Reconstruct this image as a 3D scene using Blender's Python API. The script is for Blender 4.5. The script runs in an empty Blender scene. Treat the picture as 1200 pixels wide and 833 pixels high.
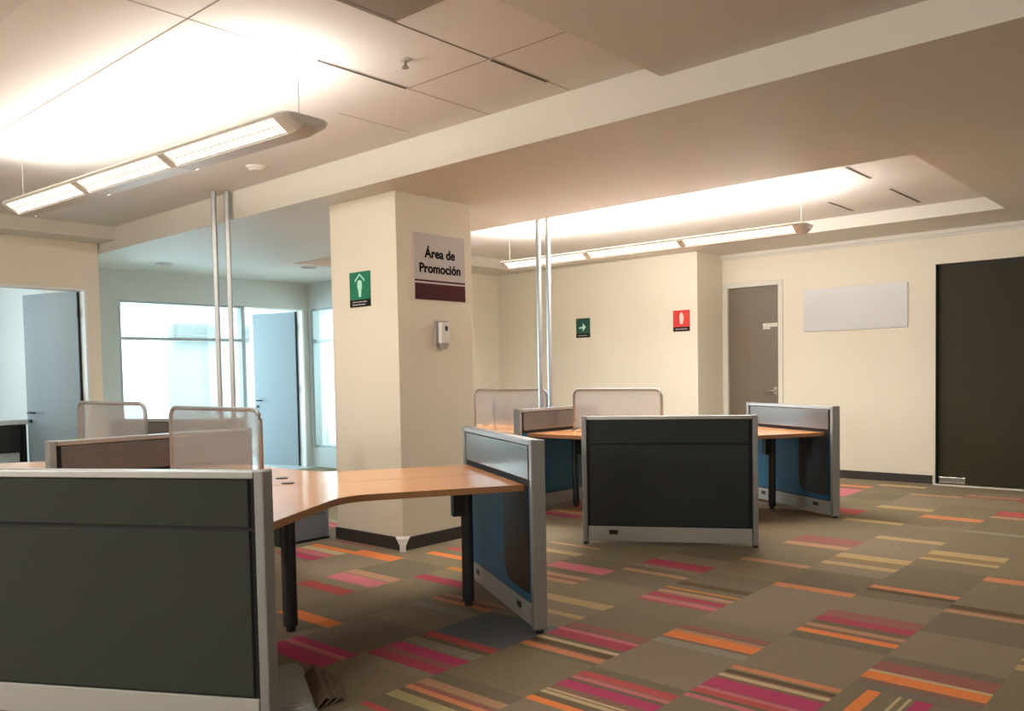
import bpy, bmesh, math, random
from mathutils import Vector, Matrix
C = bpy.context.scene
COL = C.collection
R = math.radians
random.seed(7)

# ------------------------------------------------------------------ camera, world, exposure
cam_d = bpy.data.cameras.new('camera'); cam = bpy.data.objects.new('camera', cam_d); COL.objects.link(cam)
rt, up, fw = (0.66812, -0.743818, -0.01872), (0.043591, 0.014013, 0.998951), (0.742776, 0.668235, -0.041786)
cam.matrix_world = Matrix(((rt[0], up[0], -fw[0], 0), (rt[1], up[1], -fw[1], 0), (rt[2], up[2], -fw[2], 1.38), (0, 0, 0, 1)))
cam_d.sensor_width = 36; cam_d.lens = 29.6956; cam_d.shift_x = 0.00843; cam_d.shift_y = 0.05243
cam_d.clip_start = 0.05
C.camera = cam
W = bpy.data.worlds.new('sky'); C.world = W; W.use_nodes = True
bg = W.node_tree.nodes['Background']; bg.inputs[0].default_value = (0.72, 0.92, 1.0, 1); bg.inputs[1].default_value = 3.5
vs = C.view_settings
vs.view_transform = 'Standard'; vs.look = 'None'; vs.exposure = 0.28; vs.gamma = 1.0; vs.use_curve_mapping = False

WARM = (1.0, 0.985, 0.945)
DAY = (0.62, 0.88, 1.0)
def area(name, loc, direction, sx, sy, power, color, parent=None):
    d = bpy.data.lights.new(name, 'AREA'); d.shape = 'RECTANGLE'; d.size = sx; d.size_y = sy; d.energy = power; d.color = color
    o = bpy.data.objects.new(name, d); COL.objects.link(o); o.location = loc
    o.rotation_euler = Vector(direction).to_track_quat('-Z', 'Y').to_euler()
    if parent: o.parent = parent
    return o
# daylight at the office windows
area('daylight', (7.2, 13.85, 1.6), (0, -1, -0.05), 5.0, 2.2, 250, DAY)
area('daylight', (10.25, 10.0, 1.6), (-1, 0, -0.05), 1.6, 2.2, 110, DAY)
area('daylight', (1.2, 13.7, 1.6), (0.2, -1, -0.05), 2.2, 2.0, 55, DAY)
# unseen fill lights without fittings, added to brighten the room and left office
def fill_point(loc, power, r=0.22):
    d = bpy.data.lights.new('fill_light', 'POINT'); d.energy = power; d.color = WARM; d.shadow_soft_size = r
    o = bpy.data.objects.new('fill_light', d); COL.objects.link(o); o.location = loc
fill_point((-2.6, 4.8, 2.2), 175)
fill_point((8.6, -1.7, 2.4), 55)
fill_point((-2.7, 0.6, 2.1), 105)
fill_point((1.6, 11.6, 2.35), 26)

# ------------------------------------------------------------------ materials
def lin(c):
    return tuple(((x / 255) / 12.92 if x / 255 <= 0.04045 else ((x / 255 + 0.055) / 1.055) ** 2.4) for x in c)
def mat(name, rgb, rough=0.6, metal=0.0, noise=0.0, nscale=40.0, stretch=(1, 1, 1), bump=0.0, coat=0.0, spec=0.5):
    m = bpy.data.materials.new(name); m.use_nodes = True
    nt = m.node_tree; b = nt.nodes['Principled BSDF']
    b.inputs['Base Color'].default_value = (*rgb, 1); b.inputs['Roughness'].default_value = rough
    b.inputs['Metallic'].default_value = metal; b.inputs['Specular IOR Level'].default_value = spec
    b.inputs['Coat Weight'].default_value = coat
    if noise or bump:
        tc = nt.nodes.new('ShaderNodeTexCoord'); mp = nt.nodes.new('ShaderNodeMapping'); mp.inputs['Scale'].default_value = stretch
        nz = nt.nodes.new('ShaderNodeTexNoise'); nz.inputs['Scale'].default_value = nscale; nz.inputs['Detail'].default_value = 4
        nt.links.new(tc.outputs['Object'], mp.inputs[0]); nt.links.new(mp.outputs[0], nz.inputs['Vector'])
        if noise:
            mx = nt.nodes.new('ShaderNodeMix'); mx.data_type = 'RGBA'
            mx.inputs['A'].default_value = (*[c * (1 - noise) for c in rgb], 1); mx.inputs['B'].default_value = (*[min(1, c * (1 + noise)) for c in rgb], 1)
            nt.links.new(nz.outputs['Fac'], mx.inputs['Factor']); nt.links.new(mx.outputs['Result'], b.inputs['Base Color'])
        if bump:
            bp = nt.nodes.new('ShaderNodeBump'); bp.inputs['Strength'].default_value = bump; bp.inputs['Distance'].default_value = 0.002
            nt.links.new(nz.outputs['Fac'], bp.inputs['Height']); nt.links.new(bp.outputs[0], b.inputs['Normal'])
    return m
def emit(name, rgb, strength):
    m = bpy.data.materials.new(name); m.use_nodes = True; nt = m.node_tree
    b = nt.nodes['Principled BSDF']; b.inputs['Base Color'].default_value = (0.8, 0.8, 0.8, 1)
    b.inputs['Emission Color'].default_value = (*rgb, 1); b.inputs['Emission Strength'].default_value = strength
    return m
def pane_mat(name, tint, refl_rough=0.02):
    m = bpy.data.materials.new(name); m.use_nodes = True; nt = m.node_tree; nt.nodes.remove(nt.nodes['Principled BSDF'])
    out = nt.nodes['Material Output']
    tr = nt.nodes.new('ShaderNodeBsdfTransparent'); tr.inputs[0].default_value = (*tint, 1)
    gl = nt.nodes.new('ShaderNodeBsdfGlossy'); gl.inputs['Roughness'].default_value = refl_rough
    mx = nt.nodes.new('ShaderNodeMixShader'); mx.inputs[0].default_value = 0.05
    nt.links.new(tr.outputs[0], mx.inputs[1]); nt.links.new(gl.outputs[0], mx.inputs[2])
    nt.links.new(mx.outputs[0], out.inputs[0])
    return m
def frosted(name, rgb, clear):
    m = bpy.data.materials.new(name); m.use_nodes = True; nt = m.node_tree; nt.nodes.remove(nt.nodes['Principled BSDF'])
    out = nt.nodes['Material Output']
    tr = nt.nodes.new('ShaderNodeBsdfTransparent')
    df = nt.nodes.new('ShaderNodeBsdfDiffuse'); df.inputs[0].default_value = (*rgb, 1)
    tl = nt.nodes.new('ShaderNodeBsdfTranslucent'); tl.inputs[0].default_value = (*rgb, 1)
    a = nt.nodes.new('ShaderNodeMixShader'); a.inputs[0].default_value = 0.5
    b = nt.nodes.new('ShaderNodeMixShader'); b.inputs[0].default_value = clear
    nt.links.new(df.outputs[0], a.inputs[1]); nt.links.new(tl.outputs[0], a.inputs[2])
    nt.links.new(a.outputs[0], b.inputs[1]); nt.links.new(tr.outputs[0], b.inputs[2]); nt.links.new(b.outputs[0], out.inputs[0])
    return m

M = {}
M['wall'] = mat('cream_paint', (0.77, 0.705, 0.585), 0.55, noise=0.02, nscale=3, bump=0.05)
M['wall_cool'] = mat('pale_office_paint', (0.55, 0.60, 0.585), 0.6, noise=0.02, nscale=3)
M['ceil'] = mat('ceiling_paint', (0.79, 0.755, 0.715), 0.8, noise=0.015, nscale=2)
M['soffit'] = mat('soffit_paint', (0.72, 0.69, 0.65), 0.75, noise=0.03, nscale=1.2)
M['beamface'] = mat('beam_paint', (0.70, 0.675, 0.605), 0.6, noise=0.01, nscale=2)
M['joint'] = mat('ceiling_joint', (0.30, 0.25, 0.21), 0.9, noise=0.05)
M['dark_patch'] = mat('dark_ceiling_patch', (0.30, 0.26, 0.22), 0.8, noise=0.05)
M['slot'] = mat('slot_black', (0.11, 0.09, 0.075), 0.7, noise=0.05)
M['baseboard'] = mat('dark_baseboard', (0.035, 0.032, 0.028), 0.45, noise=0.1)
M['silver'] = mat('silver_paint', (0.27, 0.275, 0.28), 0.38, metal=0.35, noise=0.03, nscale=80)
M['alu'] = mat('aluminium', (0.38, 0.385, 0.385), 0.38, metal=0.75, noise=0.03, nscale=60)
M['chrome'] = mat('brushed_steel', (0.6, 0.6, 0.58), 0.25, metal=1.0, noise=0.03)
M['raceway'] = mat('grey_raceway', (0.36, 0.355, 0.34), 0.45, noise=0.03)
M['raceway_dark'] = mat('grey_casing', (0.27, 0.28, 0.28), 0.45, noise=0.03)
M['char'] = mat('charcoal_fabric', (0.037, 0.041, 0.0375), 0.95, noise=0.25, nscale=260, bump=0.3, spec=0.2)
M['inner'] = mat('grey_inner_tile', (0.080, 0.076, 0.073), 0.25, noise=0.12, nscale=260, bump=0.03, spec=0.8)
M['blue'] = mat('blue_inner_tile', (0.028, 0.135, 0.26), 0.5, noise=0.1, nscale=200, bump=0.02, spec=0.25)
M['core'] = mat('panel_core', (0.012, 0.012, 0.014), 0.8, noise=0.1)
M['black'] = mat('black_plastic', (0.012, 0.012, 0.013), 0.4, noise=0.1)
M['leg'] = mat('dark_steel', (0.05, 0.053, 0.06), 0.25, metal=0.3, noise=0.05)
M['lam'] = mat('beech_laminate', (0.90, 0.42, 0.18), 0.13, noise=0.04, nscale=9, stretch=(1, 7, 1))
M['edge'] = mat('brown_edge_band', (0.30, 0.145, 0.055), 0.45, noise=0.08, nscale=20)
M['frost'] = frosted('frosted_sheet', (0.42, 0.445, 0.47), 0.55)
M['glass'] = pane_mat('clear_glass', (0.97, 0.99, 0.99))
M['darkglass'] = mat('dark_brown_door', (0.034, 0.027, 0.013), 0.6, spec=0.2, noise=0.15, nscale=2.0, stretch=(1, 1, 0.4))
M['dark'] = mat('dark_interior', (0.02, 0.018, 0.012), 0.7, noise=0.1)
M['doorbrown'] = mat('taupe_door_laminate', (0.145, 0.115, 0.08), 0.45, noise=0.08, nscale=6, stretch=(6, 6, 0.6))
M['doorgrey'] = mat('pale_grey_door', (0.27, 0.31, 0.335), 0.45, noise=0.03, nscale=5)
M['white'] = mat('white_plastic', (0.80, 0.79, 0.76), 0.4, noise=0.02)
M['outwall'] = mat('outside_render', (0.60, 0.60, 0.60), 0.8, noise=0.03, nscale=2)
M['board'] = mat('whiteboard_face', (0.60, 0.595, 0.60), 0.35, noise=0.02, nscale=2)
M['frame_grey'] = mat('grey_frame', (0.33, 0.38, 0.39), 0.4, metal=0.3, noise=0.03)
M['lampgrey'] = mat('lamp_housing', (0.56, 0.54, 0.50), 0.45, metal=0.0, noise=0.03)
M['diff'] = emit('lit_louvre', (1.0, 0.94, 0.84), 1.0)
M['tube'] = emit('fluorescent_tube', (1.0, 0.85, 0.66), 9.0)
M['sgreen'] = mat('sign_green', (0.005, 0.18, 0.10), 0.35, noise=0.03)
M['sgreen_dark'] = mat('sign_dark_green', (0.008, 0.075, 0.05), 0.35, noise=0.03)
M['sred'] = mat('sign_red', (0.55, 0.03, 0.02), 0.35, noise=0.03)
M['smint'] = mat('sign_mint', (0.50, 0.85, 0.72), 0.4, noise=0.02)
M['spink'] = mat('sign_pale', (0.85, 0.62, 0.58), 0.4, noise=0.02)
M['paper'] = mat('sign_paper', (0.52, 0.48, 0.47), 0.5, noise=0.02)
M['maroon'] = mat('sign_maroon', (0.075, 0.014, 0.020), 0.6, noise=0.05, spec=0.1)
M['ink'] = mat('sign_ink', (0.016, 0.014, 0.014), 0.6, noise=0.05, spec=0.1)
M['card'] = mat('brown_cardboard', (0.12, 0.085, 0.045), 0.85, noise=0.15, nscale=20)
M['greypad'] = mat('grey_pad', (0.34, 0.35, 0.34), 0.9, noise=0.2, nscale=60)
M['bluegrey'] = mat('blue_grey_enamel', (0.20, 0.22, 0.27), 0.4, noise=0.06, nscale=10, stretch=(1, 1, 8))
M['officefloor'] = mat('office_floor', (0.42, 0.45, 0.47), 0.5, noise=0.06, nscale=4)
M['counter'] = mat('white_laminate', (0.75, 0.76, 0.74), 0.4, noise=0.02)

# ------------------------------------------------------------------ mesh helpers
class MB:
    def __init__(s): s.bm = bmesh.new()
    def box(s, x0, x1, y0, y1, z0, z1):
        v = [s.bm.verts.new(p) for p in ((x0,y0,z0),(x1,y0,z0),(x1,y1,z0),(x0,y1,z0),(x0,y0,z1),(x1,y0,z1),(x1,y1,z1),(x0,y1,z1))]
        for f in ((0,3,2,1),(4,5,6,7),(0,1,5,4),(1,2,6,5),(2,3,7,6),(3,0,4,7)): s.bm.faces.new([v[i] for i in f])
        return s
    def prism(s, poly, z0, z1):
        a = [s.bm.verts.new((x, y, z0)) for x, y in poly]; b = [s.bm.verts.new((x, y, z1)) for x, y in poly]
        n = len(poly); s.bm.faces.new(a[::-1]); s.bm.faces.new(b)
        for i in range(n): s.bm.faces.new((a[i], a[(i+1) % n], b[(i+1) % n], b[i]))
        return s
    def extr(s, poly, fn, t0, t1):
        a = [s.bm.verts.new(fn(p, t0)) for p in poly]; b = [s.bm.verts.new(fn(p, t1)) for p in poly]
        n = len(poly); s.bm.faces.new(a[::-1]); s.bm.faces.new(b)
        for i in range(n): s.bm.faces.new((a[i], a[(i+1) % n], b[(i+1) % n], b[i]))
        return s
    def ring(s, outer, inner, z0, z1):
        n = len(outer)
        o0 = [s.bm.verts.new((*p, z0)) for p in outer]; o1 = [s.bm.verts.new((*p, z1)) for p in outer]
        i0 = [s.bm.verts.new((*p, z0)) for p in inner]; i1 = [s.bm.verts.new((*p, z1)) for p in inner]
        for k in range(n):
            j = (k + 1) % n
            s.bm.faces.new((o0[k], o0[j], o1[j], o1[k])); s.bm.faces.new((i0[j], i0[k], i1[k], i1[j]))
            s.bm.faces.new((o1[k], o1[j], i1[j], i1[k])); s.bm.faces.new((o0[j], o0[k], i0[k], i0[j]))
        return s
    def tube(s, pts, r, n=10, r2=None):
        pts = [Vector(p) for p in pts]; rings = []
        for i, p in enumerate(pts):
            d = (pts[min(i+1, len(pts)-1)] - pts[max(i-1, 0)]).normalized()
            ref = Vector((0, 0, 1)) if abs(d.z) < 0.9 else Vector((1, 0, 0))
            u = d.cross(ref).normalized(); w = d.cross(u)
            rr = r if r2 is None else r + (r2 - r) * i / (len(pts) - 1)
            rings.append([s.bm.verts.new(p + (u * math.cos(2*math.pi*k/n) + w * math.sin(2*math.pi*k/n)) * rr) for k in range(n)])
        for a, b in zip(rings, rings[1:]):
            for k in range(n): s.bm.faces.new((a[k], a[(k+1) % n], b[(k+1) % n], b[k]))
        s.bm.faces.new(rings[0][::-1]); s.bm.faces.new(rings[-1])
        return s
    def cyl(s, x, y, z0, z1, r, n=20): return s.tube([(x, y, z0), (x, y, z1)], r, n)
    def build(s, name, m, parent=None, bevel=0.0, smooth=False, seg=2):
        bmesh.ops.recalc_face_normals(s.bm, faces=s.bm.faces)
        me = bpy.data.meshes.new(name); s.bm.to_mesh(me); s.bm.free()
        me.materials.append(M[m] if isinstance(m, str) else m)
        if smooth:
            for p in me.polygons: p.use_smooth = True
        o = bpy.data.objects.new(name, me); COL.objects.link(o)
        if parent: o.parent = parent
        if bevel:
            b = o.modifiers.new('bevel', 'BEVEL'); b.width = bevel; b.segments = seg; b.limit_method = 'ANGLE'; b.angle_limit = R(40)
        return o
def empty(name, loc=(0, 0, 0), rz=0.0):
    o = bpy.data.objects.new(name, None); COL.objects.link(o); o.location = loc; o.rotation_euler = (0, 0, rz); o.empty_display_size = 0.1
    return o
def tag(o, label, cat, group=None):
    o['label'] = label; o['category'] = cat
    if group: o['group'] = group
    return o
def struct(o, label=None):
    o['kind'] = 'structure'
    if label: o['label'] = label
    return o
def copy_tree(o, parent=None):
    c = o.copy(); COL.objects.link(c)
    if parent: c.parent = parent
    for ch in list(o.children): copy_tree(ch, c)
    return c
def text_mesh(name, body, size, m, parent, loc, rot, offset=0.0, extrude=0.001, align='CENTER', bold=0.0):
    cu = bpy.data.curves.new(name, 'FONT'); cu.body = body; cu.size = size; cu.align_x = align; cu.offset = offset; cu.extrude = extrude; cu.space_line = 1.15
    t = bpy.data.objects.new(name + '_curve', cu); COL.objects.link(t)
    bpy.context.view_layer.update()
    me = bpy.data.meshes.new_from_object(t.evaluated_get(bpy.context.evaluated_depsgraph_get()))
    bpy.data.objects.remove(t); bpy.data.curves.remove(cu)
    if bold:                                                 # thicken the strokes
        bm = bmesh.new()
        for dx, dz in ((-bold, 0), (bold, 0), (0, bold), (0, -bold)):
            n0 = len(bm.verts); bm.from_mesh(me); bm.verts.ensure_lookup_table()
            for v in bm.verts[n0:]: v.co.x += dx; v.co.y += dz; v.co.z += 0.00002 * n0 / max(1, n0)
        bm.to_mesh(me); bm.free()
    me.materials.clear(); me.materials.append(M[m]); me.name = name
    o = bpy.data.objects.new(name, me); COL.objects.link(o); o.parent = parent; o.location = loc; o.rotation_euler = rot
    return o

# ------------------------------------------------------------------ carpet of striped tiles (one floor mesh, material per stripe)
CARPET = {
 'b0': (0.208, 0.168, 0.110), 'b1': (0.240, 0.192, 0.132), 'b2': (0.178, 0.147, 0.099), 'b3': (0.218, 0.176, 0.108),
 'M': (0.43, 0.055, 0.135), 'MR': (0.38, 0.065, 0.095), 'P': (0.52, 0.16, 0.18), 'R': (0.45, 0.095, 0.085), 'RD': (0.30, 0.12, 0.10),
 'O': (0.74, 0.23, 0.07), 'OS': (0.58, 0.23, 0.11), 'OY': (0.48, 0.21, 0.05), 'SA': (0.42, 0.24, 0.14), 'Y': (0.44, 0.31, 0.15),
 'YB': (0.26, 0.18, 0.09), 'YK': (0.36, 0.31, 0.15), 'C': (0.50, 0.40, 0.23), 'B': (0.125, 0.088, 0.048), 'K': (0.26, 0.25, 0.19), 'RB': (0.24, 0.135, 0.095), 'B2': (0.17, 0.125, 0.08), 'bb': (0.13, 0.145, 0.155), 'G': (0.19, 0.16, 0.12)}
def carpet_mat(key, rgb):
    return mat('carpet_' + key, rgb, 0.95, noise=0.22, nscale=34, stretch=(3.0, 0.8, 1), bump=0.35, spec=0.12)
STR = [(2, 4.65, 4.8, 'RD'), (2, 4.55, 4.65, 'MR'), (2, 4.42, 4.48, 'SA'), (2, 4.3, 4.37, 'O'), (2, 3.56, 3.61, 'OS'), (2, 3.5, 3.54, 'B'), (2, 3.44, 3.48, 'C'), (2, 3.29, 3.41, 'M'), (2, 3.25, 3.28, 'P'), (2, 3.2, 3.25, 'R'), (2, 3.13, 3.17, 'P'), (3, 3.98, 4.02, 'RD'), (3, 3.9, 3.94, 'SA'), (3, 3.79, 3.9, 'O'), (3, 3.68, 3.76, 'K'), (4, 4.77, 4.86, 'B'), (4, 4.65, 4.69, 'OY'), (4, 4.55, 4.61, 'SA'), (4, 4.43, 4.52, 'MR'), (4, 4.35, 4.41, 'P'), (4, 4.32, 4.34, 'R'), (3, 5.11, 5.21, 'OS'), (2, 5.43, 5.51, 'OS'), (2, 5.35, 5.42, 'B'), (1, 5.23, 5.32, 'B'), (1, 5.13, 5.2, 'SA'), (1, 6.02, 6.15, 'OS'), (1, 3.95, 4.09, 'RD'), (1, 3.92, 3.95, 'C'), (1, 3.82, 3.92, 'O'), (1, 3.69, 3.76, 'G'), (4, 3.63, 3.69, 'RD'), (4, 3.54, 3.58, 'P'), (4, 3.44, 3.54, 'MR'), (4, 3.36, 3.4, 'C'), (4, 3.3, 3.36, 'B'), (4, 3.22, 3.28, 'OS'), (3, 3.04, 3.11, 'R'), (3, 3.0, 3.03, 'P'), (3, 2.89, 2.97, 'M'), (3, 2.82, 2.84, 'C'), (3, 2.78, 2.81, 'C'), (3, 2.68, 2.73, 'O'), (5, 3.97, 4.08, 'Y'), (5, 3.74, 3.8, 'Y'), (5, 3.01, 3.08, 'R'), (5, 2.93, 2.96, 'K'), (5, 2.89, 2.92, 'K'), (5, 2.77, 2.86, 'M'), (5, 2.71, 2.77, 'RD'), (5, 2.63, 2.71, 'MR'), (4, 2.52, 2.58, 'SA'), (4, 2.48, 2.51, 'RD'), (4, 2.44, 2.48, 'OS'), (4, 2.33, 2.4, 'YK'), (4, 2.19, 2.23, 'R'), (4, 2.1, 2.14, 'K'), (6, 3.37, 3.45, 'K'), (6, 3.65, 3.68, 'SA'), (6, 3.54, 3.58, 'OS'), (9, 4.06, 4.21, 'O'), (8, 3.65, 3.75, 'SA'), (8, 3.47, 3.63, 'P'), (8, 3.23, 3.35, 'R'), (8, 4.63, 4.72, 'R'), (8, 4.42, 4.51, 'O'), (7, 4.15, 4.23, 'OY'), (7, 3.83, 3.95, 'MR'), (7, 2.76, 2.87, 'O'), (6, 2.52, 2.58, 'M'), (6, 2.48, 2.52, 'P'), (6, 2.34, 2.47, 'M'), (5, 5.14, 5.32, 'MR'), (5, 4.89, 4.96, 'SA'), (6, 4.66, 4.83, 'P'), (6, 4.46, 4.53, 'SA'), (6, 4.34, 4.41, 'SA'), (7, 5.32, 5.38, 'SA'), (7, 5.04, 5.13, 'Y'), (4, 5.67, 5.77, 'SA'), (4, 6.6, 6.84, 'RD'), (4, 6.41, 6.54, 'SA'), (6, 9.13, 9.75, 'P'), (6, 9.89, 10.07, 'OS'), (5, 10.17, 10.36, 'Y'), (4, 9.63, 9.77, 'SA'), (4, 8.59, 8.75, 'Y'), (5, 8.06, 8.34, 'R'), (3, 8.23, 8.41, 'OS'), (2, 8.73, 9.0, 'R'), (2, 8.56, 8.69, 'SA'), (3, 7.03, 7.15, 'Y'), (3, 6.18, 6.33, 'Y'), (3, 6.08, 6.18, 'YB'), (3, 5.91, 6.01, 'Y'), (2, 6.66, 6.82, 'Y'), (2, 6.54, 6.66, 'YB'), (2, 6.45, 6.53, 'Y'), (4, 7.71, 7.84, 'Y'), (2, 7.72, 7.81, 'K')]
BLUE = {5: (3.25, 3.75)}
def build_floor():
    bm = bmesh.new(); keys = list(CARPET); ix = {k: i for i, k in enumerate(keys)}
    X0, X1 = -3.0, 10.9
    by = {}
    for j, a, b, c in STR: by.setdefault(j, []).append((a, b, c))
    rnd = random.Random(11)
    pal = [['M', 'P', 'C', 'O'], ['RD', 'SA', 'OS'], ['Y', 'YB', 'Y'], ['OS'], ['SA', 'B'], ['MR', 'P', 'R', 'K'], ['K', 'YK']]
    def quad(xa, xb, ya, yb, key):
        if xb - xa < 1e-4: return
        f = bm.faces.new([bm.verts.new(p) for p in ((xa, ya, 0), (xb, ya, 0), (xb, yb, 0), (xa, yb, 0))]); f.material_index = ix[key]
    for j in range(-8, 21):
        ya, yb = 0.32 + 0.5*j, 0.82 + 0.5*j
        off = 0.18 if j == 1 else rnd.choice([0.18, 0.18, 0.30, 0.05])
        st = list(by.get(j, []))
        x = X0 - 0.5 + off
        known_lo, known_hi = {1: (2.4, 7.2), 2: (2.2, 9.5), 3: (1.9, 9.5), 4: (1.9, 10.7), 5: (2.2, 10.6), 6: (2.2, 10.6), 7: (2.3, 6.3), 8: (2.3, 5.3), 9: (2.8, 5.3)}.get(j, (99, 99))
        while x < X1:
            if not (known_lo < x + 0.25 < known_hi) and rnd.random() < 0.42:
                p = rnd.choice(pal); s = x + rnd.uniform(0.02, 0.15)
                for k in p:
                    w = rnd.uniform(0.03, 0.10); st.append((s, min(s + w, x + 0.49), k)); s += w + rnd.uniform(0.0, 0.03)
                    if s > x + 0.45: break
            x += 0.5
        st = sorted(s for s in st if s[1] - s[0] > 0.005)
        x = X0 - 0.5 + off
        cuts = []
        while x < X1 + 0.5:
            cuts.append((max(x, X0), min(x + 0.5, X1), rnd.choice(['b0', 'b0', 'b1', 'b2', 'b3']))); x += 0.5
        # gaps of a bundle take a muted tone of their own, as in the woven tile
        full = []
        for q in st:
            if full and 0.004 < q[0] - full[-1][1] < 0.075: full.append((full[-1][1], q[0], rnd.choice(['RB', 'B2', 'RB', 'b1'])))
            full.append(q)
        for a, b, base in cuts:
            p = a
            if j == 1 and abs(a - 3.18) < 0.02:                # the one tile laid crosswise: stripes run along x
                yy = ya
                for y0, y1, k in ((0.98, 1.045, 'M'), (1.062, 1.075, 'C'), (1.10, 1.113, 'C'), (1.185, 1.24, 'O')):
                    quad(a, b, yy, y0, 'b0'); quad(a, b, y0, y1, k); yy = y1
                quad(a, b, yy, yb, 'b0'); continue
            if BLUE.get(j) and BLUE[j][0] < (a + b) / 2 < BLUE[j][1]: base = 'bb'
            for s, e, k in full:
                s2, e2 = max(s, p), min(e, b)
                if e2 - s2 > 1e-3:
                    quad(p, s2, ya, yb, base); quad(s2, e2, ya, yb, k); p = e2
            quad(p, b, ya, yb, base)
    me = bpy.data.meshes.new('floor'); bm.to_mesh(me); bm.free()
    for k in keys: me.materials.append(carpet_mat(k, CARPET[k]))
    o = bpy.data.objects.new('floor', me); COL.objects.link(o); return o
fl = struct(build_floor(), 'taupe carpet tiles with pink, orange and tan stripes')

# ------------------------------------------------------------------ room shell
def shell(name, boxes, m, label=None):
    b = MB()
    for q in boxes: b.box(*q)
    return struct(b.build(name, m), label)
shell('floor_slab', [(-3, 10.9, -3.7, 10.85, -0.15, -0.002)], 'dark')
shell('floor_office', [(3.9, 10.1, 10.82, 14.0, -0.15, 0.001), (-0.5, 3.9, 10.82, 14.0, -0.15, 0.001)], 'officefloor')
shell('wall_right', [(10.66, 10.9, -3.7, 0.9, 0, 3.2), (10.66, 10.9, 0.9, 2.83, 2.55, 3.2), (10.66, 10.9, 2.83, 4.70, 0, 3.2),
                     (10.66, 10.9, 4.70, 5.46, 2.50, 3.2), (10.66, 10.9, 5.46, 5.6, 0, 3.2)], 'wall', 'cream wall with whiteboard')
shell('wall_projection', [(9.97, 10.9, 5.52, 9.16, 0, 3.2)], 'wall')
shell('wall_far', [(7.75, 9.98, 9.04, 9.16, 0, 3.2)], 'wall')
shell('wall_corridor', [(7.75, 7.87, 9.16, 9.45, 0, 3.2), (7.75, 7.87, 10.93, 11.0, 0, 3.2), (7.75, 7.87, 9.45, 10.93, 0, 0.30), (7.75, 7.87, 9.45, 10.93, 2.43, 3.2)], 'wall_cool')
shell('wall_back', [(4.1, 4.83, 11.0, 11.12, 0, 3.2), (4.83, 7.66, 11.0, 11.12, 2.43, 3.2), (7.66, 7.87, 11.0, 11.12, 0, 3.2)], 'wall_cool')
shell('wall_left', [(-3, 2.9, 9.8, 9.92, 0, 3.2), (2.9, 3.96, 9.8, 9.92, 2.42, 3.2), (3.96, 4.1, 9.8, 11.12, 0, 3.2)], 'wall')
shell('wall_near', [(-3.2, 10.9, -3.9, -3.7, 0, 3.2)], 'wall')
shell('wall_behind', [(-3.2, -3.0, -3.9, 9.92, 0, 3.2)], 'wall')
# offices beyond
shell('wall_office', [(3.98, 4.1, 11.12, 13.6, 0, 2.9), (4.1, 4.6, 13.6, 13.75, 0, 2.9), (4.6, 9.8, 13.6, 13.75, 0, 0.25), (4.6, 9.8, 13.6, 13.75, 2.65, 2.9),
                      (9.8, 10.1, 13.6, 13.75, 0, 2.9), (9.95, 10.1, 9.16, 9.3, 0, 2.9), (9.95, 10.1, 10.85, 13.6, 0, 2.9), (9.95, 10.1, 9.3, 10.85, 0, 0.25), (9.95, 10.1, 9.3, 10.85, 2.65, 2.9),
                      ], 'white')
shell('wall_office_left', [(-0.6, -0.5, 9.92, 13.5, 0, 2.9), (-0.6, 0.2, 13.4, 13.5, 0, 2.9), (2.2, 3.98, 13.4, 13.5, 0, 2.9), (0.2, 2.2, 13.4, 13.5, 0, 0.8), (0.2, 2.2, 13.4, 13.5, 2.6, 2.9)], 'wall_cool')
shell('ceiling_office', [(7.87, 10.1, 9.16, 11.12, 2.75, 2.9), (3.98, 10.1, 11.12, 13.75, 2.75, 2.9), (-0.6, 3.98, 9.92, 13.5, 2.75, 2.9)], 'white')

# ceilings: upper slab with tile joints, low soffits, beam
def ceiling(name, x0, x1, y0, y1, z, xs, ys, m):
    bm = MB(); bm.box(x0, x1, y0, y1, z, z + 0.12)
    o = bm.build(name, m); me = o.data; me.materials.append(M['joint'])
    b2 = bmesh.new(); b2.from_mesh(me)
    def strip(a, b, c, d):
        vs_ = [b2.verts.new(p) for p in ((a, c, z-0.0012), (b, c, z-0.0012), (b, d, z-0.0012), (a, d, z-0.0012))]
        f = b2.faces.new(vs_[::-1]); f.material_index = 1
    for x, lo, hi in xs: strip(x-0.004, x+0.004, lo, hi)
    for y, lo, hi in ys: strip(lo, hi, y-0.004, y+0.004)
    b2.to_mesh(me); b2.free(); return struct(o)
ceiling('ceiling', -3, 4.12, 2.49, 9.4, 3.07, [(2.03, 2.5, 9.4), (3.4, 2.5, 3.77), (0.66, 2.5, 9.4)], [(3.11, 2.03, 4.1), (3.115, 2.3, 3.4), (3.77, 0.4, 4.1), (4.43, 3.4, 4.0)], 'ceil')
ceiling('ceiling_tray', 6.2, 9.75, 1.9, 8.5, 3.07, [(8.2, 4.0, 5.4)], [(3.3, 7.2, 8.0)], 'ceil')
shell('ceiling_soffit', [(-3, 4.12, -3.7, 2.49, 3.0, 3.2)], 'soffit')
shell('ceiling_edge_soffit', [(-3, 1.37, 2.49, 9.4, 2.98, 3.069)], 'soffit')
shell('ceiling_beam', [(4.12, 6.2, -3.7, 11.0, 2.82, 3.2)], 'beamface')
shell('ceiling_end_beam', [(-3, 4.12, 9.4, 9.8, 2.93, 3.2)], 'beamface')
shell('ceiling_ring', [(6.2, 10.9, -3.7, 1.93, 2.93, 3.2), (9.65, 10.9, 1.93, 9.1, 2.93, 3.2), (6.2, 9.65, 8.4, 9.1, 2.93, 3.2), (6.2, 7.75, 9.1, 11.0, 2.82, 3.2)], 'beamface')
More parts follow.
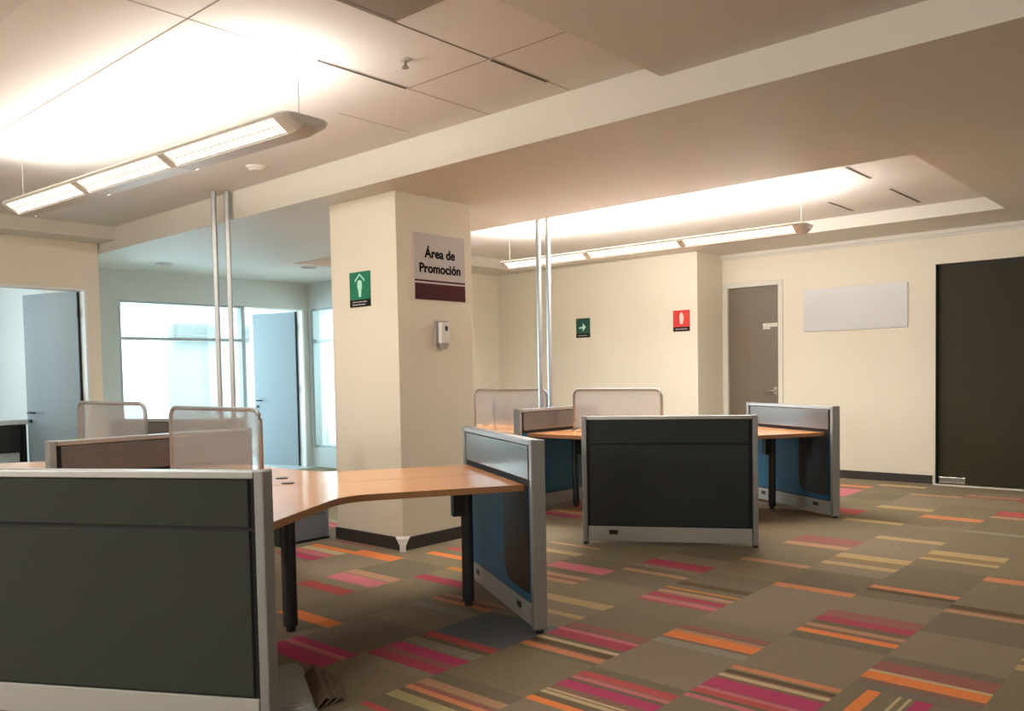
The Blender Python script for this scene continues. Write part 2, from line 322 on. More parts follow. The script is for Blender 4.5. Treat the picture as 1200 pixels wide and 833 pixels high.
shell('trim_1', [(10.60, 10.66, -3.6, 5.52, 2.885, 2.93), (10.635, 10.66, -3.6, 5.52, 2.86, 2.885)], 'beamface', 'small cornice')
shell('baseboard_right', [(10.645, 10.66, 2.86, 4.68, 0, 0.10), (10.645, 10.66, 5.48, 5.52, 0, 0.10), (10.645, 10.66, -3.6, 0.88, 0, 0.10)], 'baseboard')
shell('baseboard_projection', [(9.955, 9.97, 5.52, 9.04, 0, 0.10), (9.955, 10.645, 5.505, 5.52, 0, 0.10)], 'baseboard')
shell('baseboard_far', [(7.76, 9.955, 9.025, 9.04, 0, 0.10)], 'baseboard')
shell('baseboard_back', [(4.1, 4.81, 10.985, 11.0, 0, 0.10)], 'baseboard')

# column
col = struct(MB().box(4.38, 5.22, 5.03, 5.87, 0, 2.82).build('column', 'wall', bevel=0.004), 'square cream column')
b = MB()
for q in ((4.365, 4.38, 5.015, 5.885), (5.22, 5.235, 5.015, 5.885)): b.box(*q, 0, 0.10)
b.box(4.38, 5.22, 5.015, 5.03, 0, 0.10).box(4.38, 5.22, 5.87, 5.885, 0, 0.10)
b.build('baseboard', 'baseboard', col)
# loose flared white corner piece at the column's foot
b = MB()
prof = [(0.000, 0.115), (0.018, 0.10), (0.024, 0.05), (0.026, 0.0)]
vs0 = []
for k, (dx, z) in enumerate(prof):
    wv = 0.055 - 0.032 * min(1, (0.115 - z) / 0.05)
    vs0.append([b.bm.verts.new((4.362 - dx*0.9 + wv*0.75*s, 5.012 - dx*0.9 - wv*0.75*s + 0.0, z)) for s in (-1, -0.3, 0.3, 1)])
for a_, b_ in zip(vs0, vs0[1:]):
    for i in range(3): b.bm.faces.new((a_[i], a_[i+1], b_[i+1], b_[i]))
o = b.build('trim_2', 'white'); md = o.modifiers.new('solid', 'SOLIDIFY'); md.thickness = 0.004
struct(o, 'white flared corner piece at the foot of the column')

# right door: taupe leaf, cream frame, lever, small sign plate
d = struct(empty('door_1', (10.66, 5.08, 0)), 'taupe door with steel lever')
MB().box(0.03, 0.07, -0.355, 0.355, 0.005, 2.475).build('leaf', 'doorbrown', d)
b = MB().box(-0.018, 0.10, -0.42, -0.357, 0, 2.54).box(-0.018, 0.10, 0.357, 0.42, 0, 2.54).box(-0.018, 0.10, -0.357, 0.357, 2.478, 2.54)
b.build('door_frame', 'beamface', d, bevel=0.004)
h = MB().box(0.018, 0.03, -0.325, -0.28, 1.04, 1.14).build('handle_plate', 'chrome', d, bevel=0.003)
MB().tube([(0.018, -0.30, 1.09), (-0.03, -0.30, 1.09), (-0.035, -0.29, 1.09), (-0.035, -0.16, 1.085)], 0.010).build('door_handle', 'chrome', d, smooth=True)
# plate with two faint lines of raised cream lettering, too small in the photo to read
b = MB().box(0.024, 0.03, -0.335, -0.13, 1.935, 1.985)
b.box(0.024, 0.03, -0.235, -0.13, 1.905, 1.932)
b.build('door_sign', 'beamface', d, bevel=0.004)

# dark pivot door on the right edge
d = struct(empty('door_2', (10.66, 1.865, 0)), 'dark brown full-height door with steel patch fitting')
MB().box(0.06, 0.075, -0.96, 0.955, 0.012, 2.50).build('leaf', 'darkglass', d)
MB().box(0.05, 0.058, 0.66, 0.94, 0.012, 0.085).build('patch_fitting', 'chrome', d, bevel=0.003)
MB().box(0.0, 0.24, 0.957, 0.964, 0, 2.549).box(0.08, 0.24, -0.964, 0.955, 2.5, 2.549).box(0.20, 0.24, -0.964, 0.955, 0, 2.5).build('reveal', 'dark', d)
shell('trim_3', [(10.56, 10.66, 0.9, 2.83, 0.0, 0.008)], 'beamface', 'pale threshold strip')

# glazed wall of the back office, its door, the side window
def win(name, label): return struct(empty(name), label)
w = win('window_1', 'internal glazing of the bright back office')
b = MB().box(4.83, 4.87, 11.02, 11.10, 0.1, 2.43).box(6.60, 6.66, 11.01, 11.11, 0, 2.43).box(4.83, 6.60, 11.02, 11.10, 0.0, 0.10)
b.box(4.87, 6.60, 11.02, 11.10, 1.915, 1.955).box(4.87, 6.60, 11.02, 11.10, 2.40, 2.43)
b.build('window_frame', 'frame_grey', w)
MB().box(4.87, 6.60, 11.055, 11.063, 0.10, 1.915).build('pane', 'glass', w)
MB().box(4.87, 6.60, 11.055, 11.063, 1.955, 2.40).build('pane', 'glass', w)
w = win('window_2', 'narrow side window of the back corridor')
b = MB().box(7.75, 7.87, 9.45, 9.49, 0.30, 2.43).box(7.75, 7.87, 10.88, 10.93, 0.30, 2.43).box(7.77, 7.85, 9.49, 10.88, 1.915, 1.955).box(7.77, 7.85, 9.49, 10.88, 0.30, 0.34).box(7.77, 7.85, 9.49, 10.88, 2.40, 2.43)
b.build('window_frame', 'frame_grey', w)
MB().box(7.806, 7.814, 9.49, 10.88, 0.34, 1.915).build('pane', 'glass', w)
MB().box(7.806, 7.814, 9.49, 10.88, 1.955, 2.40).build('pane', 'glass', w)
w = win('window_3', 'outside window of the back office')
MB().box(4.6, 4.66, 13.62, 13.72, 0.25, 2.65).box(9.74, 9.8, 13.62, 13.72, 0.25, 2.65).box(4.66, 9.74, 13.62, 13.72, 0.25, 0.31).box(4.66, 9.74, 13.62, 13.72, 2.59, 2.65).build('window_frame', 'white', w)
MB().box(4.66, 9.74, 13.665, 13.672, 0.31, 2.59).build('pane', 'glass', w)

shell('wall_outside', [(7.46, 14.0, 15.0, 15.2, -0.2, 5.0)], 'outwall', 'pale outside wall beyond the office')
shell('ground_outside', [(2.0, 14.0, 14.0, 16.5, -0.3, -0.2)], 'officefloor')
def office_door(name, hinge, ang, label, side=-1):
    d = struct(empty(name, hinge, R(ang)), label)      # leaf runs along local -x
    MB().box(-0.90, -0.012, -0.02, 0.02, 0.008, 2.40).build('leaf', 'doorgrey', d, bevel=0.002)
    MB().box(-0.012, 0.0, -0.022, 0.022, 0.008, 2.40).build('hinge_edge', 'black', d)
    b = MB()
    for z in (0.25, 1.2, 2.15): b.cyl(0.006, -0.026, z - 0.05, z + 0.05, 0.010, 10)
    b.build('hinge', 'black', d)
    for s in (-1, 1):
        MB().tube([(-0.84, 0.02*s, 1.03), (-0.84, 0.065*s, 1.03), (-0.83, 0.07*s, 1.03), (-0.70, 0.07*s, 1.03)], 0.011).build('door_handle', 'leg', d, smooth=True)
        MB().tube([(-0.84, 0.02*s, 0.93), (-0.84, 0.04*s, 0.93)], 0.022, 14).build('lock', 'leg', d)
    return d
office_door('door_3', (3.925, 9.93, 0), -72, 'pale grey office door standing open on the left')
office_door('door_4', (7.62, 11.13, 0), -77, 'pale grey office door beside the glazing')
struct(MB().box(3.93, 3.96, 9.79, 9.93, 0, 2.42).box(2.9, 2.93, 9.79, 9.93, 0, 2.42).box(2.93, 3.93, 9.79, 9.93, 2.39, 2.42).build('trim_4', 'white'), 'white frame of the left office door')
struct(MB().box(7.63, 7.66, 10.99, 11.13, 0, 2.43).box(6.66, 7.63, 10.99, 11.13, 2.41, 2.43).build('trim_5', 'white'), 'white frame of the back office door')

# ------------------------------------------------------------------ pendant strip lamps
def pendant(near, far, zc, ceil_z, label, power_up, power_down):
    n, f = Vector((*near, zc)), Vector((*far, zc)); d = f - n; L = d.length
    root = empty('pendant_lamp', ((n + f) / 2)[:], math.atan2(d.y, d.x))
    tag(root, label, 'lamp', 'linear pendant lamps')
    # local x along the lamp, z up; two inclined louvres meet a grey keel, light also leaves through the open top
    hw = 0.16; cap = 0.10
    fn = lambda p, t: (t, p[0], p[1])
    MB().extr([(-0.052, -0.052), (0.052, -0.052), (0.058, -0.044), (0.02, 0.015), (-0.02, 0.015), (-0.058, -0.044)], fn, -L/2 + cap, L/2 - cap).build('keel', 'lampgrey', root)
    for sd in (-1, 1):
        MB().extr([(sd*0.146, 0.010), (sd*0.152, 0.006), (sd*hw, 0.020), (sd*(hw - 0.006), 0.032), (sd*0.140, 0.030)], fn, -L/2 + cap, L/2 - cap).build('rim', 'lampgrey', root)
    full = [(-hw, 0.022), (-hw + 0.012, 0.004), (-0.055, -0.054), (0.055, -0.054), (hw - 0.012, 0.004), (hw, 0.022), (hw - 0.01, 0.034), (-hw + 0.01, 0.034)]
    for s in (-1, 1):
        b = MB(); rings = []
        for dx, sc in ((0, 1.0), (0.03, 0.985), (0.06, 0.93), (0.085, 0.80), (0.10, 0.60)):
            rings.append([b.bm.verts.new((s * (L/2 - cap + dx), p[0] * sc, 0.026 + (p[1] - 0.026) * (sc ** 1.4))) for p in full])
        for a_, c_ in zip(rings, rings[1:]):
            for i in range(len(full)): b.bm.faces.new((a_[i], a_[(i+1) % len(full)], c_[(i+1) % len(full)], c_[i]))
        b.bm.faces.new(rings[0]); b.bm.faces.new(rings[-1])
        b.build('end_cap', 'lampgrey', root)
    inner = L - 2*cap; seg = inner / 3
    nrm = Vector((0, 0.058, -0.09)).normalized()
    for k in range(3):
        x0 = -L/2 + cap + k * seg + (0.03 if k else 0.0); x1 = -L/2 + cap + (k + 1) * seg - (0.03 if k < 2 else 0.0)
        for sd in (-1, 1):
            MB().extr([(sd*0.056, -0.042), (sd*0.148, 0.010), (sd*0.146, 0.013), (sd*0.054, -0.039)], fn, x0, x1).build('diffuser', 'diff', root)
            b = MB(); nb = 24
            for i in range(nb):
                xx = x0 + (x1 - x0) * (i + 0.5) / nb
                b.extr([(sd*0.057, -0.0475), (sd*0.149, 0.0045), (sd*0.148, 0.0095), (sd*0.056, -0.0425)], fn, xx - 0.0007, xx + 0.0007)
            for u in (0.5,):
                yy, zz = 0.056 + 0.092*u, -0.047 + 0.052*u
                b.extr([(sd*(yy - 0.0015), zz), (sd*(yy + 0.0015), zz + 0.001), (sd*(yy + 0.0015), zz + 0.006), (sd*(yy - 0.0015), zz + 0.005)], fn, x0, x1)
            b.build('louvre', 'white', root)
        MB().tube([(x0 + 0.03, 0, 0.040), (x1 - 0.03, 0, 0.040)], 0.013, 10).build('tube', 'tube', root, smooth=True)
        for sd in (-1, 1): area('up_light', ((x0 + x1) / 2, 0.08*sd, 0.045), (0, 0.34*sd, 0.94), (x1 - x0), 0.12, power_up / 2, WARM, root)
        for sd in (-1, 1): area('down_light', ((x0 + x1) / 2, 0.1*sd, -0.035), (0, 0.28*sd, -0.96), (x1 - x0), 0.08, power_down / 2, WARM, root)
    for s in (-1, 1):
        xx = s * seg / 2
        MB().extr([(-0.155, 0.004), (-0.058, -0.053), (0.058, -0.053), (0.155, 0.004), (0.15, 0.026), (-0.15, 0.026)], fn, xx - 0.032, xx + 0.032).build('divider', 'lampgrey', root)
        xx = s * (L/2 - 0.07)
        MB().tube([(xx, 0.01, 0.04), (xx, 0.01, ceil_z - zc)], 0.0022, 6).build('wire', 'alu', root)
    return root
pendant((2.58, 3.60), (2.345, 6.92), 2.67, 3.07, 'white strip pendant lamp hanging over the nearer desks on the left', 10, 9)
pendant((7.62, 3.08), (7.54, 6.70), 2.66, 3.07, 'strip pendant lamp in the ceiling tray on the right', 52, 33)

# ------------------------------------------------------------------ workstations: three-armed stars of 120 degree desks
LEN, HALF, PH, TZ, DEPTH = 1.328, 0.679, 1.03, 0.783, 0.565
def panel(name_loc, rz, label, half=HALF, light=False, socket=True):
    """Fabric end screen. Local +y looks towards the hub, x along the width."""
    root = empty('partition_panel', name_loc, rz); tag(root, label, 'office partition', 'fabric end panels of the workstations')
    h, t = half, 0.04
    for s in (-1, 1):
        MB().box(s*h - (0.04 if s > 0 else 0), s*h + (0.04 if s < 0 else 0), -t, t, 0.018, PH).build('post', 'silver', root, bevel=0.006)
        MB().cyl(s*(h - 0.02), 0, 0.0, 0.018, 0.022, 14).build('foot', 'black', root)
    w = h - 0.042
    MB().box(-w, w, -0.022, 0.022, 0.05, PH - 0.03).build('core', 'core', root)
    MB().box(-w, w, -0.038, 0.038, PH - 0.032, PH - 0.003).build('top_cap', 'alu', root, bevel=0.004)
    for s, up_m, lo_m in ((-1, 'char', 'char'), (1, 'inner', 'blue')):
        y0, y1 = sorted((s*0.022, s*0.036))
        MB().box(-w + 0.024, w - 0.024, y0, y1, 0.812, PH - 0.036).build('upper_fabric', up_m, root, bevel=0.005)
        MB().box(-w + 0.024, w - 0.024, y0, y1, 0.155, 0.776 if s > 0 else 0.798).build('lower_fabric', lo_m, root, bevel=0.005)
        r = MB().box(-w + 0.004, w - 0.004, y0, y1 , 0.030, 0.148).build('raceway', 'raceway', root, bevel=0.004)
        ya, yb = sorted((s*0.036, s*0.038))
        for ox in ((-w*0.68,) if s < 0 and socket else () if s < 0 else (-w*0.68, w*0.6)): MB().box(ox - 0.035, ox + 0.035, ya, yb, 0.085, 0.120).build('outlet', 'black', r)
    if light:       # black sheet added to darken the post side of the inner face
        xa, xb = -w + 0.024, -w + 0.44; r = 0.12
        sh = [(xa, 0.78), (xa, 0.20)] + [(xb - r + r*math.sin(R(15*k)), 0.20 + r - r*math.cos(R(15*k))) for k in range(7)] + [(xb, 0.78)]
        MB().extr(sh, lambda p, t: (p[0], t, p[1]), 0.0365, 0.0405).build('black_sheet', 'black', root)
    return root
def offset_poly(poly, d):
    n = len(poly); out = []
    for i in range(n):
        p0, p1, p2 = Vector(poly[i-1]), Vector(poly[i]), Vector(poly[(i+1) % n])
        e1 = (p1 - p0).normalized(); e2 = (p2 - p1).normalized()
        n1 = Vector((-e1.y, e1.x)); n2 = Vector((-e2.y, e2.x)); m_ = (n1 + n2).normalized()
        out.append(tuple(p1 + m_ * d / max(0.3, m_.dot(n1))))
    return out
def desk_poly():
    # bisector along local +x, arms at +-60 degrees
    L1 = LEN - 0.042; g = 0.0012
    a1 = Vector((math.cos(R(60)), math.sin(R(60)))); n1 = Vector((math.sin(R(60)), -math.cos(R(60))))   # towards the user side
    p_end_o = a1 * L1 + n1 * g; p_end_i = a1 * L1 + n1 * DEPTH
    c = DEPTH / math.sin(R(60))
    poly = []
    def mir(v): return Vector((v.x, -v.y))
    r = 0.30                                            # fillet of the user edge
    corner = Vector((c, 0)); t = r * math.tan(R(30)) if False else 0.16
    q1 = corner + a1 * t; q2 = mir(q1)
    fil = []
    for k in range(9):
        u = k / 8; fil.append(q1 * (1-u)**2 + corner * 2*u*(1-u) + q2 * u*u)
    poly = [Vector((g * 1.2, 0)), mir(p_end_o), mir(p_end_i)] + fil[::-1] + [p_end_i, p_end_o]
    return [tuple(v) for v in poly]
DP = desk_poly()
def desk(hub, deg, label, legs=(1,), hub_leg=False, grommets=((0.26, 0.10),)):
    root = empty('corner_desk', (hub[0], hub[1], 0), R(deg)); tag(root, label, 'desk', 'three-armed star desks')
    inn = offset_poly(DP, 0.003)
    MB().prism(inn, TZ - 0.028, TZ).build('desktop', 'lam', root)
    MB().ring(DP, offset_poly(DP, 0.0032), TZ - 0.034, TZ - 0.0004).build('edge_band', 'edge', root)
    for s in legs:
        a = Vector((math.cos(R(60*s)), math.sin(R(60*s)))); p = a * 1.12
        lg = MB().cyl(p.x, p.y, 0.03, TZ - 0.03, 0.036, 20).build('leg', 'leg', root, smooth=False)
        MB().cyl(p.x, p.y, 0.0, 0.03, 0.024, 14).build('foot', 'black', lg)
        q = a * 1.08
        bx = MB().extr([(-0.05, -0.03), (0.05, -0.03), (0.05, 0.03), (-0.05, 0.03)], lambda w_, t_: (q.x + a.x*w_[0] - a.y*w_[1], q.y + a.y*w_[0] + a.x*w_[1], t_), TZ - 0.24, TZ - 0.036)
        bx.build('bracket', 'black', root)
    if hub_leg:
        lg = MB().cyl(0.15, 0.0, 0.03, TZ - 0.03, 0.04, 20).build('leg', 'leg', root)
        MB().cyl(0.15, 0.0, 0.0, 0.03, 0.026, 14).build('foot', 'black', lg)
    for gx, gy in grommets:
        MB().cyl(gx, gy, TZ - 0.001, TZ + 0.004, 0.036, 20).build('cable_grommet', 'black', root)
    return root
def screen(hub, deg, a, b, label, ztop=1.205):
    root = empty('desk_screen', (hub[0], hub[1], TZ), R(deg)); tag(root, label, 'desk screen', 'translucent framed desk screens')
    z1 = ztop - TZ; r = 0.07; z0 = 0.004
    pts = [(a, 0, z0), (a, 0, z1 - r)] + [(a + r - r*math.cos(u), 0, z1 - r + r*math.sin(u)) for u in [R(15*i) for i in range(1, 7)]]
    pts += [(b - r + r*math.sin(u), 0, z1 - r + r*math.cos(u)) for u in [R(15*i) for i in range(0, 7)]] + [(b, 0, z0)]
    MB().tube(pts, 0.013, 12).build('frame', 'silver', root, smooth=True)
    sh = [(p[0], p[2]) for p in pts]; sh[0] = (a, 0.03); sh[-1] = (b, 0.03)
    MB().extr(sh, lambda p, t: (p[0], t, p[1]), -0.002, 0.002).build('sheet', 'frost', root)
    for x in (a, b): MB().cyl(x, 0, 0.0, 0.008, 0.024, 16).build('foot', 'alu', root)
    return root
def arm_end(hub, deg, L=LEN): return (hub[0] + L*math.cos(R(deg)), hub[1] + L*math.sin(R(deg)), 0)
def arm_panel(hub, deg, label, **k): return panel(arm_end(hub, deg), R(deg + 90), label, **k)

HA, HB = (2.598, 4.079), (6.951, 4.144)          # hubs of the two stars in front
HC, HD = (2.60, 4.079 + 2*LEN + 0.03), (6.951, 4.144 + 2*LEN + 0.03)   # and of the two behind them
desk(HA, 270, 'wooden corner desk nearest the camera, its curved user edge facing us', legs=(1,), hub_leg=True, grommets=())
desk(HA, 30, 'wooden corner desk with two black cable holes, in front of the column', legs=(), grommets=((0.338, 0.105), (0.116, -0.043)))
desk(HA, 150, 'wooden corner desk behind the dark panel at the left edge', legs=(-1,), grommets=())
arm_panel(HA, 210, 'large dark grey panel filling the lower left corner', socket=False)
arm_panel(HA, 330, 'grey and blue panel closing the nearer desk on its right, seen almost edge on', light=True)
arm_panel(HA, 90, 'brown grey panel at the left behind the nearer desks, partly behind a translucent screen')
screen(HA, 90, 0.09, 1.13, 'translucent framed screen beside the nearer desk, largest of the four screens')
desk(HB, 270, 'wooden corner desk behind the free-standing dark panel in the middle', legs=(1,), hub_leg=True)
desk(HB, 30, 'wooden corner desk at the right end of the middle workstation, by the grey blue panel', legs=())
desk(HB, 150, 'wooden corner desk between the brown grey panel and the dark middle panel', legs=(-1,))
arm_panel(HB, 210, 'dark charcoal panel with a black socket standing in the middle of the room')
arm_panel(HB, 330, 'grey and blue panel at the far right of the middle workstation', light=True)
arm_panel(HB, 90, 'brown grey panel just left of and behind the dark middle panel')
screen(HB, 90, 0.09, 1.13, 'translucent framed screen directly behind the dark middle panel')
desk(HC, 210, 'wooden desk at the left edge beyond the brown grey panel', legs=())
desk(HC, 330, 'wooden desk behind the brown grey panel on the left, mostly hidden', legs=())
arm_panel(HC, 30, 'dark panel at the back of the left workstation, where the twin posts rise')
screen(HC, 270, 0.10, 1.20, 'translucent framed screen in front of the left office door', ztop=1.225)
desk(HD, 210, 'wooden desk just right of the column, left of the brown grey panel', legs=(1,))
desk(HD, 330, 'wooden desk hidden behind the screen of the middle workstation', legs=())
e = arm_end(HD, 30); panel((e[0] + 0.17, e[1] - 0.29, 0), R(120), 'grey panel seen through the screen right of the column', half=0.34)
screen(HD, 270, 0.14, 1.20, 'translucent framed screen just right of the column')

# ------------------------------------------------------------------ power poles (pairs of aluminium tubes)
def pole(x, y, z0, z1, rz, label):
    root = empty('power_pole', (x, y, z0), rz); tag(root, label, 'power pole', 'twin aluminium power poles')
    for s in (-1, 1):
        MB().box(s*0.058 - 0.021, s*0.058 + 0.021, -0.021, 0.021, 0.012, z1 - z0).build('tube', 'alu', root, bevel=0.009, seg=3)
    MB().box(-0.10, 0.10, -0.04, 0.04, 0.0, 0.012).build('base_plate', 'alu', root, bevel=0.003)
    b = MB()
    b.box(-0.037, 0.037, -0.008, 0.008, 0.1, 0.13)
    b.build('spacer', 'alu', root)
    return root
pole(4.02, 6.99, 0.0, 3.07, R(-40), 'pair of pale metal posts rising to the ceiling left of the column')
pole(6.86, 5.575, TZ, 3.07, R(-20), 'pair of pale metal posts rising to the ceiling right of the column')

# ------------------------------------------------------------------ signs and wall pieces
s = empty('area_sign', (4.845, 5.03, 2.255)); tag(s, 'white sign with maroon band on the shaded face of the column', 'sign')
MB().box(-0.285, 0.285, -0.006, 0, -0.265, 0.265).build('board', 'paper', s)
MB().box(-0.285, 0.285, -0.0075, -0.006, -0.265, -0.135).build('band', 'maroon', s)
MB().box(-0.285, 0.285, -0.0075, -0.006, -0.120, -0.106).build('band_line', 'maroon', s)
for _t, _z in (('Área de', 0.075), ('Promoción', -0.046)): text_mesh('lettering', _t, 0.105, 'ink', s, (0, -0.0065, _z), (R(90), 0, 0), offset=0.0010, bold=0.0024)
def wall_sign(name, x, y, z, w, h, base, label, cat='sign'):
    s = empty(name, (x, y, z), R(-90)); tag(s, label, cat)       # local x to the viewer's right, -y out of the wall
    MB().box(-w/2, w/2, -0.005, 0, -h/2, h/2).build('plate', base, s)
    MB().box(-w/2, w/2, -0.0062, -0.005, -h/2, -h/2 + h*0.21).build('caption_band', 'ink', s)
    return s
def flat(parent, name, polys, m, y=-0.0062):
    b = MB()
    for p in polys: b.extr(p, lambda q, t: (q[0], t, q[1]), y, y + 0.0012)
    return b.build(name, m, parent)
def dashes(s, w, zs, m='paper', th=0.008):
    ps = []
    for z, ws in zs:
        x = -w * 0.36
        for q in ws:
            ps.append([(x, z - th/2), (x + q*w, z - th/2), (x + q*w, z + th/2), (x, z + th/2)]); x += q*w + 0.03*w
    flat(s, 'caption', ps, m, -0.0075)
s = wall_sign('exit_route_sign', 4.38, 5.485, 2.09, 0.265, 0.285, 'sgreen', 'green sign with upward arrow on the lit face of the column')
flat(s, 'arrow', [[(-0.062, 0.058), (0.0, 0.112), (0.062, 0.058), (0.062, 0.078), (0.0, 0.128), (-0.062, 0.078)]], 'smint')
flat(s, 'figure', [[(-0.012, -0.062), (0.014, -0.062), (0.020, -0.01), (0.030, 0.02), (0.026, 0.062), (0.010, 0.074), (-0.012, 0.074), (-0.028, 0.062), (-0.030, 0.02), (-0.020, -0.01)]], 'smint')
dashes(s, 0.265, [(-0.102, (0.14, 0.1, 0.16, 0.2)), (-0.124, (0.24, 0.12, 0.2))])
s = wall_sign('exit_direction_sign', 9.97, 7.375, 2.025, 0.25, 0.28, 'sgreen_dark', 'small dark green sign with a right arrow on the cream wall')
flat(s, 'arrow', [[(-0.068, 0.012), (-0.005, 0.022), (-0.005, 0.075), (0.05, 0.012), (0.05, 0.01), (-0.005, -0.05), (-0.005, -0.004), (-0.068, -0.012)]], 'smint')
dashes(s, 0.25, [(-0.110, (0.2, 0.3, 0.12))])
s = wall_sign('extinguisher_sign', 9.97, 5.755, 2.04, 0.25, 0.28, 'sred', 'red fire extinguisher sign near the wall corner')
flat(s, 'extinguisher_symbol', [[(-0.022, -0.035), (0.0, -0.05), (0.022, -0.035), (0.036, 0.05), (0.024, 0.085), (0.012, 0.11), (-0.012, 0.11), (-0.024, 0.085), (-0.030, 0.05)]], 'spink')
dashes(s, 0.25, [(-0.110, (0.16, 0.12, 0.18, 0.14))])
s = empty('whiteboard', (10.66, 3.755, 2.11), R(-90)); tag(s, 'blank frameless whiteboard on the cream wall', 'whiteboard')
MB().box(-0.625, 0.625, -0.018, 0, -0.265, 0.265).build('board', 'board', s, bevel=0.003)
MB().box(-0.60, 0.60, -0.004, 0.0, -0.268, -0.265).build('mounting_rail', 'alu', s)
# wall unit under the sign
s = empty('wall_dispenser', (4.845, 5.03, 1.725)); tag(s, 'small grey box with white front on the column below the sign', 'wall box')
MB().box(-0.075, 0.075, -0.012, 0, -0.105, 0.10).build('back_plate', 'raceway', s, bevel=0.003)
MB().box(-0.05, 0.045, -0.055, -0.012, -0.09, 0.085).build('body', 'white', s, bevel=0.01)
MB().box(-0.008, 0.022, -0.058, -0.055, 0.015, 0.055).build('window', 'black', s, bevel=0.002)
MB().extr([(-0.045, -0.09), (0.04, -0.09), (0.02, -0.135), (-0.02, -0.135)], lambda p, t: (p[0], t, p[1]), -0.045, -0.005).build('spout', 'raceway', s)

# ------------------------------------------------------------------ ceiling fittings
def slot(x0, x1, y, z, label):
    s = empty('slot_diffuser', ((x0 + x1)/2, y, z)); tag(s, label, 'air vent', 'slot air vents in the ceilings'); h = (x1 - x0)/2
    MB().box(-h, h, -0.017, 0.017, -0.003, 0).build('frame', 'ceil', s)
    MB().box(-h + 0.01, h - 0.01, -0.011, -0.002, -0.0045, -0.003).box(-h + 0.01, h - 0.01, 0.002, 0.011, -0.0045, -0.003).build('slot', 'slot', s)
slot(2.75, 3.40, 3.77, 3.07, 'dark slot vent in the ceiling beside the near end of the strip lamp')
slot(3.40, 3.90, 3.11, 3.07, 'dark slot vent in the ceiling nearest the stepped soffit')
s = empty('ceiling_patch', (2.36, 2.81, 3.07)); tag(s, 'darker flat patch on the ceiling at the top edge of the view', 'ceiling tile')
MB().box(-0.33, 0.36, -0.30, 0.285, -0.004, 0).build('panel', 'dark_patch', s)  # thin rectangle that darkens this stretch of the ceiling
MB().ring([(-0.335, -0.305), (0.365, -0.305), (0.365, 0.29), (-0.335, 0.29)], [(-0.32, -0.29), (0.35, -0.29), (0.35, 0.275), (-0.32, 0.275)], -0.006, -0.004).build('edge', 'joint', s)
slot(7.30, 7.92, 2.64, 3.07, 'upper slot vent in the right ceiling tray')
slot(8.50, 9.45, 2.66, 3.07, 'slot vent nearest the right corner of the ceiling tray')
slot(8.70, 9.40, 3.32, 3.07, 'short slot vent near the lip of the right ceiling tray')
s = empty('sprinkler', (3.09, 3.44, 3.07)); tag(s, 'small sprinkler head on the white ceiling between the slot vents', 'sprinkler')
MB().cyl(0, 0, -0.006, 0, 0.03, 16).build('rosette', 'lampgrey', s)
MB().cyl(0, 0, -0.035, -0.006, 0.008, 10).build('stem', 'joint', s)
MB().cyl(0, 0, -0.045, -0.04, 0.02, 14).tube([(-0.012, 0, -0.03), (-0.015, 0, -0.042)], 0.003, 6).tube([(0.012, 0, -0.03), (0.015, 0, -0.042)], 0.003, 6).build('deflector', 'joint', s)
s = empty('smoke_detector', (3.78, 6.0, 3.07)); tag(s, 'round ceiling detector beyond the strip lamp, near the beam', 'detector')
MB().cyl(0, 0, -0.012, 0, 0.085, 28).build('base', 'ceil', s); MB().tube([(0, 0, -0.012), (0, 0, -0.035)], 0.075, 28, 0.05).build('dome', 'ceil', s)
for x, y, lab in ((5.04, 10.13, 'recessed ceiling spot in the bluish ceiling near the left wall corner'), (6.58, 9.29, 'recessed ceiling spot in the bluish ceiling beside the column')):
    s = empty('downlight', (x, y, 2.82)); tag(s, lab, 'ceiling light', 'recessed ceiling spots')
    MB().ring([(0.11*math.cos(R(15*k)), 0.11*math.sin(R(15*k))) for k in range(24)], [(0.085*math.cos(R(15*k)), 0.085*math.sin(R(15*k))) for k in range(24)], -0.01, 0).build('rim', 'lampgrey', s)
    MB().cyl(0, 0, -0.004, 0, 0.084, 24).build('lens', 'raceway', s)

# ------------------------------------------------------------------ things on the floor and in the offices
s = empty('low_cabinet', (4.11, 6.10, 0)); tag(s, 'low blue grey cabinet under the desk, beside the column', 'cabinet')
MB().box(-0.235, 0.235, -0.15, 0.15, 0.02, 0.44).build('body', 'bluegrey', s, bevel=0.004)
MB().box(-0.24, 0.24, -0.155, 0.155, 0.0, 0.02).build('plinth', 'black', s)
MB().box(-0.26, -0.236, -0.155, 0.155, 0.0, 0.44).build('side_panel', 'black', s)
MB().box(-0.2, 0.2, -0.153, -0.15, 0.22, 0.224).build('drawer_gap', 'black', s)
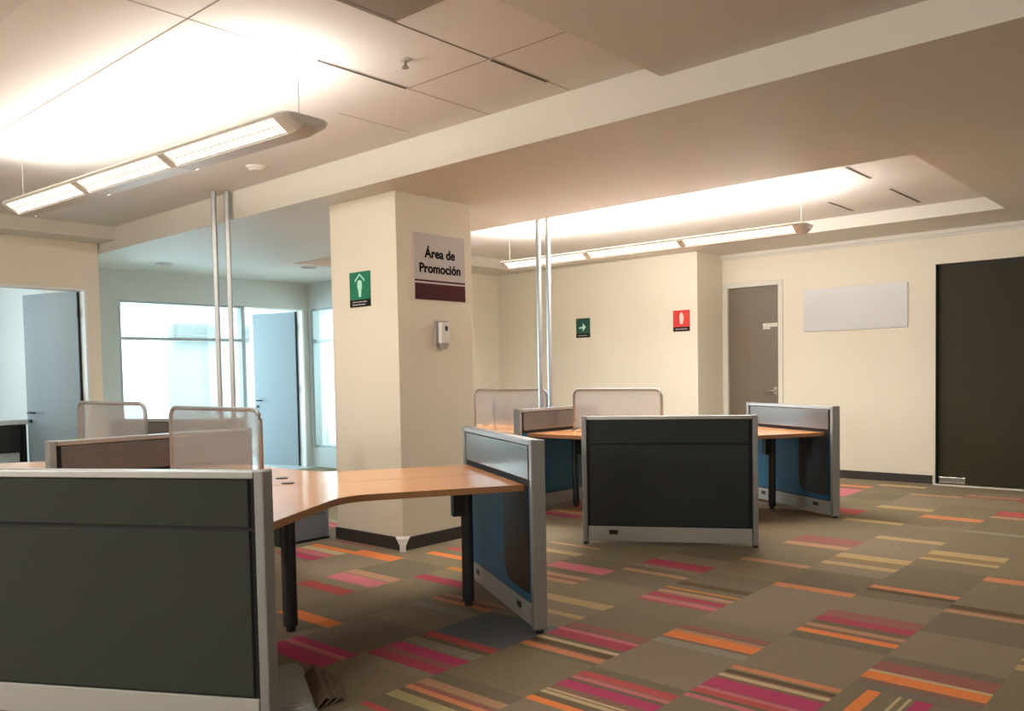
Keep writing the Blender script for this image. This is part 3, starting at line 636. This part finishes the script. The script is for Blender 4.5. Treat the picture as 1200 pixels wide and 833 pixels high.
# grey pads and folded cardboard by the near panel
s = empty('grey_pad_stack', (2.06, 3.19, 0), R(-28)); tag(s, 'ragged grey pads lying behind the end of the large dark panel', 'pads')
for k in range(6):
    MB().box(-0.13 + 0.004*k, 0.115 - 0.006*k - 0.006*(k % 2), -0.36 + 0.01*k, 0.27 - 0.014*k, 0.009*k, 0.009*k + 0.0085).build('pad', 'greypad', s)
s = empty('cardboard_sheet', (2.185, 3.12, 0), R(-28)); tag(s, 'folded brown cardboard sheets on the carpet beside the grey pads', 'cardboard')
for k, (dx, t0) in enumerate(((0.0, 0.036), (0.035, 0.027), (0.065, 0.018))):
    pr_ = [(-0.05 + dx, 0.0), (-0.045 + dx, 0.0), (0.012 + dx, t0), (0.03 + dx, t0*0.8), (0.034 + dx, t0*0.8 + 0.003), (0.010 + dx, t0 + 0.005)]
    MB().extr(pr_, lambda p, t: (p[0] + 0.2*(t + 0.2)*p[1], t + 1.2*p[1], p[1]), -0.28 + 0.02*k, 0.14 - 0.05*k).build('sheet', 'card', s)
# left office: white topped counter with black drawers
s = empty('office_counter', (3.36, 11.15, 0)); tag(s, 'white topped counter with black drawers seen through the open left door', 'counter')
MB().box(-0.6, 0.33, -0.26, 0.26, 0.89, 0.945).build('top', 'counter', s, bevel=0.005)
MB().box(-0.6, 0.24, -0.23, 0.24, 0.56, 0.889).build('drawer_box', 'black', s)
MB().box(-0.6, 0.22, -0.21, 0.24, 0.0, 0.558).build('base', 'wall_cool', s)
MB().box(0.245, 0.29, -0.25, 0.24, 0.40, 0.889).build('side_panel', 'black', s)
# air conditioner on the wall of the bright office
s = empty('air_conditioner', (8.32, 15.0, 2.25)); tag(s, 'long grey air conditioner unit seen through the bright glazing', 'air conditioner')
MB().extr([(-0.16, -0.16), (0.0, -0.16), (0.0, 0.16), (-0.20, 0.16), (-0.22, 0.10), (-0.22, -0.08)], lambda p, t: (t, p[0], p[1]), -0.72, 0.72).build('body', 'raceway_dark', s)
MB().box(-0.68, 0.68, -0.223, -0.218, -0.06, -0.03).build('outlet_flap', 'raceway', s)
